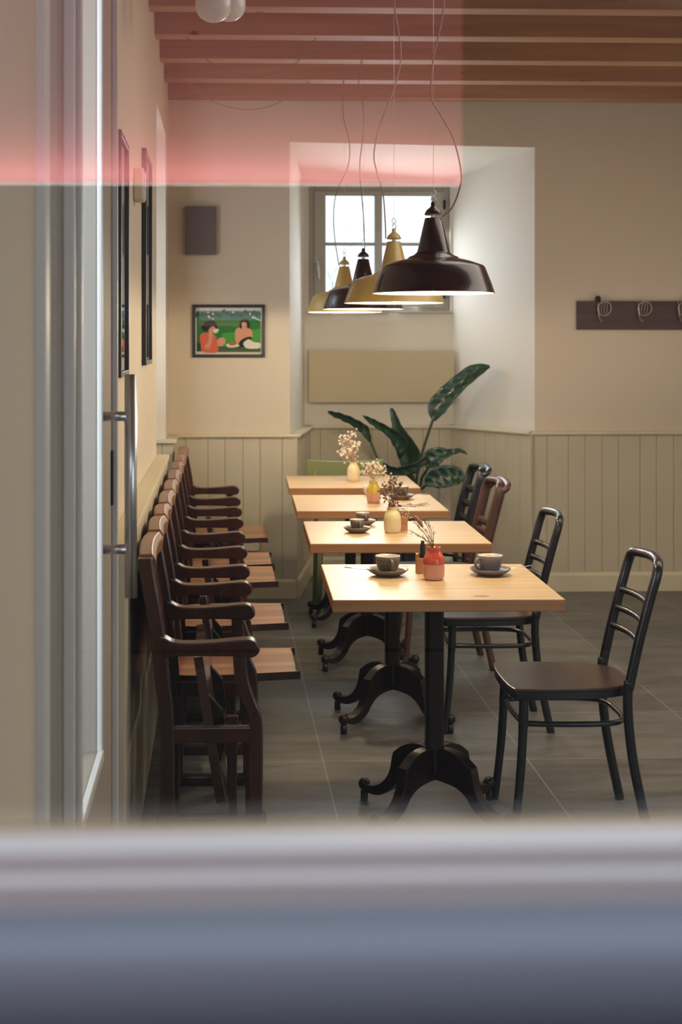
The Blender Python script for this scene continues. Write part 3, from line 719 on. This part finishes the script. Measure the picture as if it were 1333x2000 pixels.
place_cup(783, 975, .040, .056, .066, 'grey coffee cup on the third table, behind dried brown sprigs', R(20), None, (.040, -.004, 8, 'teaspoon on the saucer on the third table'), 'grey saucer on the third table')
wc = bowl_cup(.030, .05, M_cupin); q = atZ(722, 968, TT); wc.location = (q.x, q.y+.03, TT+.0005); tag(wc, 'white cup hidden behind the yellow vase on the third table', 'cup')

def vase(u, v, wpx, hpx, top, low, split, label, neck=.36):
    q = atZ(u, v, TT); s = F/q.y; r_ = wpx/2/s; h = hpx/s
    pr = [(0, .0), (r_*.80, 0), (r_*.93, h*.05), (r_, h*.18), (r_, h*.48)]
    pu = [(r_*.99, h*.58), (r_*.93, h*.68), (r_*.80, h*.78), (r_*.64, h*.86), (r_*.60, h*.90), (r_*.60, h*.96), (r_*.66, h), (r_*.56, h), (r_*.52, h*.9), (0, h*.88)]
    if neck: pass
    allp = pr+pu; ms = [1 if (allp[i+1][1] <= h*split+1e-6 and i < 5) else 0 for i in range(len(allp)-1)]
    o = MB().lathe(allp, n=36, mats=ms).build('bud_vase', [top, low]); o.location = (q.x, q.y, TT+.0004)
    tag(o, label, 'vase', 'two-tone ceramic bud vases'); return q, h, r_
M_vr = mat('coral_glaze', srgb(206, 84, 56), 0.22, coat=.5); M_vp = mat('pink_glaze', srgb(214, 158, 138), 0.3)
M_vy = mat('yellow_glaze', srgb(216, 188, 56), 0.22, coat=.5); M_vc = mat('cream_vase', srgb(228, 212, 176), 0.3); M_vpy = mat('pale_yellow_glaze', srgb(230, 214, 162), 0.25)
V1 = vase(848, 1132, 42, 64, M_vr, M_vp, .49, 'coral red over pink bud vase on the nearest table')
V2 = vase(767, 1040, 34, 50, M_vpy, M_vc, .49, 'pale yellow over cream bud vase on the second table')
V3 = vase(730, 982, 27, 42, M_vy, M_vp, .49, 'bright yellow over pink bud vase on the third table')
V4 = vase(691, 940, 25, 37, M_vpy, M_vc, .49, 'cream bud vase on the farthest table in front of the green chair')

def bunch(V, tips, colr, stemc, head, hn, label, name='dried_flowers', curve=.3):
    q, h, r_ = V; b = MB(); s = F/q.y
    rnd = random.Random(hash(label) % 1000 if False else len(label))
    for (u, v) in tips:
        tp = atY(u, v, q.y); dx_, dz_ = tp.x-q.x, tp.z-TT; dy = rnd.uniform(-.02, .02)
        path = spline([(rnd.uniform(-.2, .2)*r_, 0, h*.3), (dx_*.12, dy*.1, h*.95), (dx_*curve*1.6, dy*.5, h+(dz_-h)*.55), (dx_, dy, dz_)], 5)
        b.mi = 1; b.tube(path, .0007, 5)
        b.mi = 0
        for k in range(hn):
            a = Vector(path[-1])+Vector((rnd.gauss(0, 1), rnd.gauss(0, 1), rnd.gauss(0, 1)))*head*(1.1 if hn > 1 else 0)
            rr = head*rnd.uniform(.35, .6) if hn > 1 else head
            b.ball(a, rr, 7)
            if hn > 1: b.mi = 1; b.tube([path[-4], a], .0004, 4); b.mi = 0
    o = b.build(name, [colr, stemc]); o.location = (q.x, q.y, TT); tag(o, label, 'dried flowers'); return o
M_straw = mat('straw', srgb(190, 160, 118), .8); M_cream = mat('dried_petals', srgb(236, 220, 200), .8, var=.1, scale=200)
M_brsp = mat('brown_sprig', srgb(112, 84, 70), .8); M_brst = mat('brown_stem', srgb(110, 84, 58), .8)
rnd = random.Random(3)
t1 = [(808, 1018), (818, 1030), (828, 1012), (832, 1034), (838, 1048), (842, 1030), (826, 1050), (848, 1040), (846, 1056), (836, 1020), (815, 1044), (802, 1036)]
bunch(V1, t1, M_straw, M_brst, .0035, 4, 'wispy straw coloured dried sprigs in the coral red vase')
q, h, r_ = V1
hd = atY(819, 1019, q.y); b = MB(); b.tube([(hd.x+.012, q.y, hd.z-.018), (hd.x+.004, q.y, hd.z-.004), (hd.x-.010, q.y, hd.z+.014), (hd.x-.014, q.y, hd.z+.020)], [.003, .007, .006, .001], 10)
b.tube([(hd.x+.012, q.y, hd.z-.018), (q.x, q.y, TT+h*.95)], .0008, 5)
tag(b.build('bunny_tail_grass', mat('bunny_tail', srgb(176, 130, 104), .9, bump=.5, scale=300), smooth=True), 'single fluffy brown grass head leaning left from the coral red vase', 'dried flowers')
t2 = [(750, 950), (757, 941), (763, 938), (770, 944), (778, 950), (784, 944), (766, 955), (756, 962), (775, 962), (748, 965), (786, 960), (752, 973), (768, 970), (780, 973), (772, 936), (760, 950)]
bunch(V2, t2, M_brsp, M_brsp, .0075, 8, 'bushy dull brown dried sprigs in the pale yellow vase on the second table')
t2b = [(790, 994), (796, 1002), (786, 1006), (800, 1010), (806, 985), (815, 990), (828, 986), (836, 984), (792, 1012)]
bunch(V2, t2b, M_cream, M_brst, .0045, 5, 'small cream blossoms hanging right from the pale yellow vase on the second table')
M_redf = mat('red_dried_petals', srgb(150, 58, 40), .8)
bunch(V2, [(757, 992), (772, 984), (778, 988), (775, 994), (765, 986)], M_redf, M_brst, .009, 4, 'dark red dried blooms at the mouth of the pale yellow vase on the second table')
t3 = [(711, 918), (718, 912), (724, 908), (730, 906), (737, 908), (744, 914), (750, 920), (728, 918), (736, 918), (720, 922), (742, 922), (732, 925), (754, 926), (726, 928)]
bunch(V3, t3, M_cream, M_straw, .010, 11, 'rounded cream dried flower head in the bright yellow vase')
t4 = [(671, 856), (690, 849), (676, 862), (684, 866), (693, 874), (673, 874), (680, 880), (696, 868), (670, 884), (687, 882), (694, 896), (678, 890)]
bunch(V4, t4, M_cream, M_straw, .012, 13, 'tall cream dried blossoms in the vase on the farthest table')

# wooden condiment holders
M_block = mat('condiment_wood', srgb(190, 134, 88), .5, var=.1, scale=30)
def holder(u, v, wpx, dpx, hpx, label):
    q = atZ(u, v, TT); s = F/q.y; w_ = wpx/s; h = hpx/s; t = empty('condiment_holder', (q.x, q.y+.02, TT+.0004)); tag(t, label, 'holder', 'wooden condiment holders')
    b = MB(); b.box(-w_/2, w_/2, -.02, .02, 0, h*.35); b.box(-w_/2, w_/2, -.02, -.014, h*.35, h*.8); b.box(-w_/2, -w_/2+.006, -.014, .02, h*.35, h); b.box(w_/2-.006, w_/2, -.014, .02, h*.35, h); b.box(-w_/2+.006, w_/2-.006, .014, .02, h*.35, h)
    b.build('box', M_block, t, .001); return q, h
q, h = holder(827, 1121, 24, 10, 38, 'small wooden condiment holder beside the coral red vase on the nearest table')
b = MB(); b.lathe([(0, 0), (.0085, 0), (.0085, .07), (.006, .075), (.006, .085), (0, .085)], n=16)
o = b.build('spice_mill', M_black); o.location = (q.x+.001, q.y+.018, TT+h*.35+.001); tag(o, 'slim black spice mill standing in the wooden holder on the nearest table', 'mill')
holder(789, 1037, 16, 8, 34, 'small wooden condiment holder behind the pale yellow vase on the second table')

# ------------------------------------------------------------------ things on the walls
def frame_thing(name, cx_, z0, w_, h_, label, rot, loc, paint):
    t = empty(name, loc, rot); tag(t, label, 'picture')
    b = MB(); f_ = .018; d_ = .018
    b.box(-w_/2, -w_/2+f_, -d_, 0, 0, h_); b.box(w_/2-f_, w_/2, -d_, 0, 0, h_); b.box(-w_/2+f_, w_/2-f_, -d_, 0, 0, f_); b.box(-w_/2+f_, w_/2-f_, -d_, 0, h_-f_, h_)
    b.build('picture_frame', M_black, t, .002); paint(t, w_, h_, f_)
    return t
def poster(t, w_, h_, f_):
    W, H_ = w_-2*f_, h_-2*f_
    cols = [srgb(226, 216, 190), srgb(42, 122, 44), srgb(24, 62, 36), srgb(228, 108, 74), srgb(226, 158, 124), srgb(26, 24, 28), srgb(238, 228, 206), srgb(78, 92, 52), srgb(196, 92, 56), srgb(70, 160, 52)]
    ms = [mat('print_ink_%d' % i, c_, .7) for i, c_ in enumerate(cols)]
    b = MB(); lay = [0]
    X = lambda u: -W/2+(u)*W; Z = lambda v: f_+(1-v)*H_
    def poly(ci, pts, sm=False):
        lay[0] += 1; y = -.004-.00012*lay[0]; b.mi = ci
        pts = [(X(u), Z(v)) for u, v in pts]
        if sm: pts = spline2(pts, 4)
        f = b.bm.faces.new([b.bm.verts.new((x, y, z)) for x, z in pts]); f.material_index = ci
    b.box(-W/2, W/2, -.004, -.001, f_, f_+H_)
    poly(1, [(.02, .07), (.98, .07), (.98, .94), (.02, .94)])
    poly(9, [(.40, .55), (.98, .45), (.98, .90), (.40, .90)])
    rr = random.Random(5)
    for i in range(15):
        u = .04+i*.065; v = .08+rr.random()*.08; s = .035
        poly(2, [(u-s, v), (u, v-.05), (u+s, v+.01), (u+s*.7, v+.07), (u, v+.03), (u-s*.9, v+.09)], True)
    for i in range(9): u = .08+rr.random()*.85; v = .10+rr.random()*.14; poly(6, [(u-.012, v), (u, v-.025), (u+.012, v), (u, v+.025)], True)
    poly(2, [(.02, .72), (.08, .78), (.07, .93), (.02, .93)])
    poly(7, [(.32, .83), (.98, .85), (.98, .95), (.32, .95)])
    # seated woman in coral on the left
    poly(3, [(.07, .60), (.13, .54), (.24, .55), (.31, .62), (.33, .76), (.33, .95), (.12, .95), (.08, .80)], True)
    poly(4, [(.20, .52), (.26, .50), (.25, .70), (.21, .86), (.16, .88), (.14, .82), (.20, .70)], True)
    poly(4, [(.33, .70), (.38, .64), (.44, .66), (.45, .74), (.40, .82), (.34, .82)], True)
    poly(4, [(.22, .38), (.29, .38), (.30, .48), (.25, .54), (.20, .50)], True)
    poly(5, [(.09, .42), (.14, .32), (.22, .28), (.30, .31), (.33, .40), (.31, .46), (.28, .40), (.23, .42), (.18, .50), (.13, .50)], True)
    poly(6, [(.27, .47), (.35, .46), (.33, .53), (.29, .55)], True)
    # woman on the right
    poly(4, [(.60, .48), (.68, .42), (.78, .43), (.85, .50), (.85, .66), (.78, .74), (.66, .78), (.60, .72)], True)
    poly(5, [(.66, .36), (.69, .26), (.75, .23), (.80, .28), (.82, .40), (.79, .45), (.76, .36), (.71, .38), (.68, .46)], True)
    poly(4, [(.70, .32), (.76, .32), (.77, .40), (.73, .45), (.70, .40)], True)
    poly(5, [(.66, .74), (.72, .66), (.82, .62), (.85, .66), (.80, .74), (.72, .84), (.64, .84)], True)
    poly(6, [(.72, .76), (.80, .68), (.88, .74), (.97, .76), (.97, .86), (.86, .88), (.76, .86)], True)
    poly(6, [(.46, .80), (.50, .77), (.62, .78), (.66, .82), (.58, .85), (.50, .85)], True)
    poly(8, [(.50, .78), (.54, .74), (.60, .76), (.60, .80), (.53, .81)], True)
    poly(6, [(.86, .18), (.98, .27), (.98, .29), (.87, .22)])
    b.build('print', ms, t, recalc=False)
    MB().box(-W/2, W/2, -.0105, -.009, f_, f_+H_).build('glazing', M_glass, t)
a0 = atY(376, 698, YB-.018); a1 = atY(518, 595, YB-.018)
frame_thing('framed_picture', 0, 0, a1.x-a0.x, a1.z-a0.z, 'framed print of two people having coffee against green, on the back wall', 0, ((a0.x+a1.x)/2, YB-.001, a0.z), poster)
M_mount = mat('picture_mount', srgb(214, 200, 176), .6); M_gl2 = glass('picture_glass', (1, 1, 1, 1), 1.6)
M_pr = mat('print_grey', srgb(150, 140, 128), .6)
def plain(t, w_, h_, f_):
    MB().box(-w_/2+f_, w_/2-f_, -.006, -.001, f_, h_-f_).build('print', M_mount, t)
    MB().box(-w_/2+f_+.06, w_/2-f_-.06, -.0068, -.006, f_+.10, h_-f_-.10).build('print_image', M_pr, t)
    MB().box(-w_/2+f_, w_/2-f_, -.0105, -.009, f_, h_-f_).build('glazing', M_gl2, t)
frame_thing('framed_picture', 0, 0, .37, .735, 'nearer of the two tall black framed pictures on the left wall', R(90), (XW+.001, 4.43, 1.435), plain)
frame_thing('framed_picture', 0, 0, .50, .86, 'farther of the two tall black framed pictures on the left wall', R(90), (XW+.001, 5.93, 1.45), plain)
t = empty('wall_speaker', (XW, 5.19, 2.05)); tag(t, 'small pale speaker box high on the left wall between the tall pictures', 'speaker')
MB().box(.001, .038, -.06, .06, 0, .115).build('speaker_case', M_wall, t, .006)
MB().box(.038, .040, -.05, .05, .01, .105).build('speaker_grille', M_wframe, t)
# grey box on the back wall
a0 = atY(362, 497, YB-.05); a1 = atY(423, 403, YB-.05)
t = empty('wall_speaker', ((a0.x+a1.x)/2, YB, a0.z)); tag(t, 'dark grey square box speaker on the back wall above the green picture', 'speaker'); w_ = a1.x-a0.x; h_ = a1.z-a0.z
M_spk = mat('speaker_grey', srgb(122, 112, 110), .7, bump=.2, scale=400); M_spk2 = mat('speaker_cloth', srgb(112, 102, 102), .9, bump=.3, scale=600)
MB().box(-w_/2, w_/2, -.05, -.001, 0, h_).build('speaker_case', M_spk, t, .003)
MB().box(-w_/2+.006, w_/2-.006, -.053, -.05, .006, h_-.006).build('speaker_grille', M_spk2, t, .001)
# beige heating panel in niche
a0 = atY(602, 786, YN-.05); a1 = atY(889, 684, YN-.05)
t = empty('heating_panel', ((a0.x+a1.x)/2, YN, a0.z)); tag(t, 'wide flat beige panel on the niche wall below the window', 'panel'); w_ = min(a1.x-a0.x, br-bl-.0); h_ = a1.z-a0.z
MB().box(-w_/2+.004, w_/2-.004, -.055, -.035, 0, h_).build('panel_face', mat('panel_beige', srgb(196, 182, 150), .6), t, .002)
MB().box(-w_/2+.12, w_/2-.12, -.035, -.001, .06, h_-.06).build('mounting_box', M_wframe, t)
# power socket low on the back wall
a0 = atY(476, 1076, YB-T-.01); a1 = atY(507, 1059, YB-T-.01)
t = empty('power_socket', ((a0.x+a1.x)/2, YB-T-.0005, a0.z)); tag(t, 'white double power socket low on the back wall behind the armchairs', 'socket')
w_ = a1.x-a0.x; MB().box(-w_/2, w_/2, -.010, 0, 0, .055).build('socket_plate', mat('socket_white', srgb(232, 226, 210), .4), t, .002)
for s in (-1, 1):
    for k in (-.005, .005):
        MB().tube([(s*w_/4+k, -.0108, .028), (s*w_/4+k, -.0098, .028)], .0022, 8).build('socket_hole', M_black, t)
# coat rack
a0 = atY(1128, 644, YBR-.025); z1_ = atY(1128, 588, YBR-.025).z
t = empty('coat_rack', (a0.x, YBR, a0.z)); tag(t, 'dark brown wall board with a row of wire coat hooks, at the right', 'coat rack'); h_ = z1_-a0.z
MB().box(0, 1.2, -.025, -.001, 0, h_).build('board', wood('rack_wood', srgb(70, 48, 46), srgb(88, 62, 58), 0, .5), t, .003)
for j in range(5):
    x = .135+j*.252; kb = MB(); y = -.03
    kb.tube([(x+.03+.042*math.cos(a), y-.02-.012*math.sin(a), h_*.74+.044*math.sin(a)) for a in [R(k*20) for k in range(18)]], .0042, 8, True)
    for dx_ in (-.012, 0, .012): kb.tube(spline([(x+.03+dx_, y, h_*.74-.042), (x+.03+dx_*1.6, y-.014, h_*.74), (x+.03+dx_, y-.03, h_*.74+.042)], 4), .003, 6)
    kb.tube(spline([(x-.006, y+.006, h_*.98), (x-.008, y-.02, h_*.8), (x-.004, y-.022, h_*.5), (x+.002, y-.045, h_*.30), (x+.006, y-.062, h_*.34)], 5), .0058, 8)
    kb.build('wire_hook', mat('hook_metal', srgb(176, 160, 156), .35, .7), t)
    if j == 0: MB().ball((x-.010, -.045, h_*1.08), .019, 12).build('hook_knob', M_iron, t, smooth=True)

# ------------------------------------------------------------------ plant in the niche
PY = 9.02
bp_ = atY(812, 1000, PY)
t = empty('potted_strelitzia', (bp_.x, PY, 0)); tag(t, 'tall dark-leaved bird of paradise plant in the window niche behind the farthest table', 'plant')
MB().lathe([(0, 0), (.13, 0), (.15, .02), (.17, .30), (.175, .32), (.165, .32), (.155, .29), (0, .28)], n=36).build('pot', mat('dark_pot', srgb(60, 56, 54), .6), t)
MB().lathe([(0, .283), (.154, .286)], n=24).build('soil', mat('soil', srgb(48, 36, 28), .95, bump=.8), t)
def leaf(petpx, axpx, widths, tilt, dy=0.0, fold=.35, dys=None):
    L = lambda u, v, y: atY(u, v, PY+y)-Vector((bp_.x, PY, 0))
    n = len(petpx); pp = [Vector((random.uniform(-.03, .03), random.uniform(-.03, .03), .28))]+[L(u, v, dy*(i+1)/n) for i, (u, v) in enumerate(petpx)]
    MB().tube(spline(pp, 6), [.009]*(len(spline(pp, 6))), 8).build('leaf_stem', M_stem, t)
    ax = [L(u, v, dy*(1+.5*i/len(axpx))) for i, (u, v) in enumerate(axpx)]
    k = 6; sp_ = spline(ax, k); ws = spline([(w_, 0, 0) for w_ in widths], k)
    b = MB(); rows = []
    for i, p_ in enumerate(sp_):
        tg = (sp_[min(i+1, len(sp_)-1)]-sp_[max(i-1, 0)]).normalized()
        side = tg.cross(Vector((0, 1, 0))).normalized()
        sd = (side*math.cos(tilt)+Vector((0, 1, 0))*math.sin(tilt)).normalized(); nrm = tg.cross(sd).normalized()
        hw_ = max(ws[i].x, .2)/(F/PY)/max(abs(math.cos(tilt)), .3)
        row = []
        for j in range(-4, 5):
            s = j/4; row.append(b.bm.verts.new(p_+sd*hw_*s+nrm*hw_*fold*(abs(s)**1.3)*1.0+nrm*.004*math.sin(i*1.3+j)))
        rows.append(row)
    for A_, B_ in zip(rows[:-1], rows[1:]):
        for j in range(8): f = b.bm.faces.new([A_[j], A_[j+1], B_[j+1], B_[j]]); f.smooth = True
    o = b.build('leaf', M_leaf, t, recalc=False); sm_ = o.modifiers.new('thick', 'SOLIDIFY'); sm_.thickness = .0025
    MB().tube(sp_, .004, 6).build('leaf_midrib', M_stem, o)
leaf([(815, 930), (828, 875), (846, 820)], [(848, 822), (856, 800), (875, 775), (900, 750), (930, 727), (957, 716)], [3, 17, 17, 15, 13, 3], R(30), -.05, .5)
leaf([(760, 940), (742, 905), (724, 862)], [(724, 862), (716, 838), (700, 825), (675, 813), (652, 806), (641, 803)], [3, 9, 8, 7, 5, 1], R(45), .12, .5)
leaf([(812, 950), (797, 915), (790, 895)], [(806, 925), (803, 890), (790, 862), (778, 835), (770, 810), (765, 797)], [14, 21, 18, 10, 6, 3], R(25), .05, .4)
leaf([(800, 945), (795, 900), (788, 875)], [(790, 885), (785, 862), (765, 843), (740, 828), (722, 818), (710, 811)], [8, 14, 9, 7, 5, 1], R(35), -.02, .5)
leaf([(822, 945), (830, 925), (838, 912)], [(834, 914), (845, 900), (860, 890), (880, 885), (900, 881), (913, 888)], [3, 17, 14, 7, 4, 1], R(30), -.10, .5)
leaf([(818, 960), (824, 955), (832, 948)], [(832, 948), (845, 938), (865, 932), (885, 930), (900, 934), (908, 938)], [3, 17, 21, 19, 14, 3], R(15), -.14, .3)
leaf([(806, 955), (802, 925), (812, 915)], [(835, 892), (815, 908), (795, 916), (775, 920), (758, 915), (746, 902)], [5, 8, 11, 11, 9, 3], R(30), -.12, .4)

# ------------------------------------------------------------------ trees outside the small window
def tree(x, y, h, seed, label):
    r_ = random.Random(seed); t = empty('bare_tree', (x, y, 0)); tag(t, label, 'tree')
    tr = MB(); br_ = MB()
    tr.tube([(0, 0, -.5), (.05, 0, h*.3), (0, .03, h*.6)], [.06, .05, .03], 8)
    def grow(p0, d, l, rad, n):
        p1 = p0+d*l; mid = p0+d*l*.5+Vector((r_.gauss(0, .05), 0, r_.gauss(0, .05)))*l
        br_.tube([p0, mid, p1], [rad, rad*.8, rad*.6], 5)
        if n:
            for k in range(3):
                nd = (d+Vector((r_.gauss(0, .55), r_.gauss(0, .4), r_.gauss(.15, .35)))).normalized(); grow(p0+d*l*r_.uniform(.5, 1), nd, l*.72, rad*.55, n-1)
    for k in range(5):
        a = k*1.25; grow(Vector((0, 0, h*(.35+.05*k))), Vector((math.cos(a), math.sin(a), .8)).normalized(), h*.20, .012, 3)
    tr.build('trunk', mat('pale_bark', srgb(205, 202, 198), .9), t); br_.build('branches', MATS['pale_bark'], t)
tree(1.3, 17.0, 2.7, 4, 'bare pale tree outside the small window, left of the glazing bar')
tree(2.6, 18.5, 2.6, 9, 'bare pale tree outside the small window, right of the glazing bar')
g_ = MB().box(-6, 12, 9.8, 40, -.12, -.02); tag(g_.build('ground', mat('ground_gravel', srgb(150, 150, 146), .9)), None, None, None, 'structure')
g_ = MB().box(-6, 8, -8, .56, -.12, -.02); tag(g_.build('pavement', mat('pavement_grey', srgb(36, 37, 40), .9)), None, None, None, 'structure')
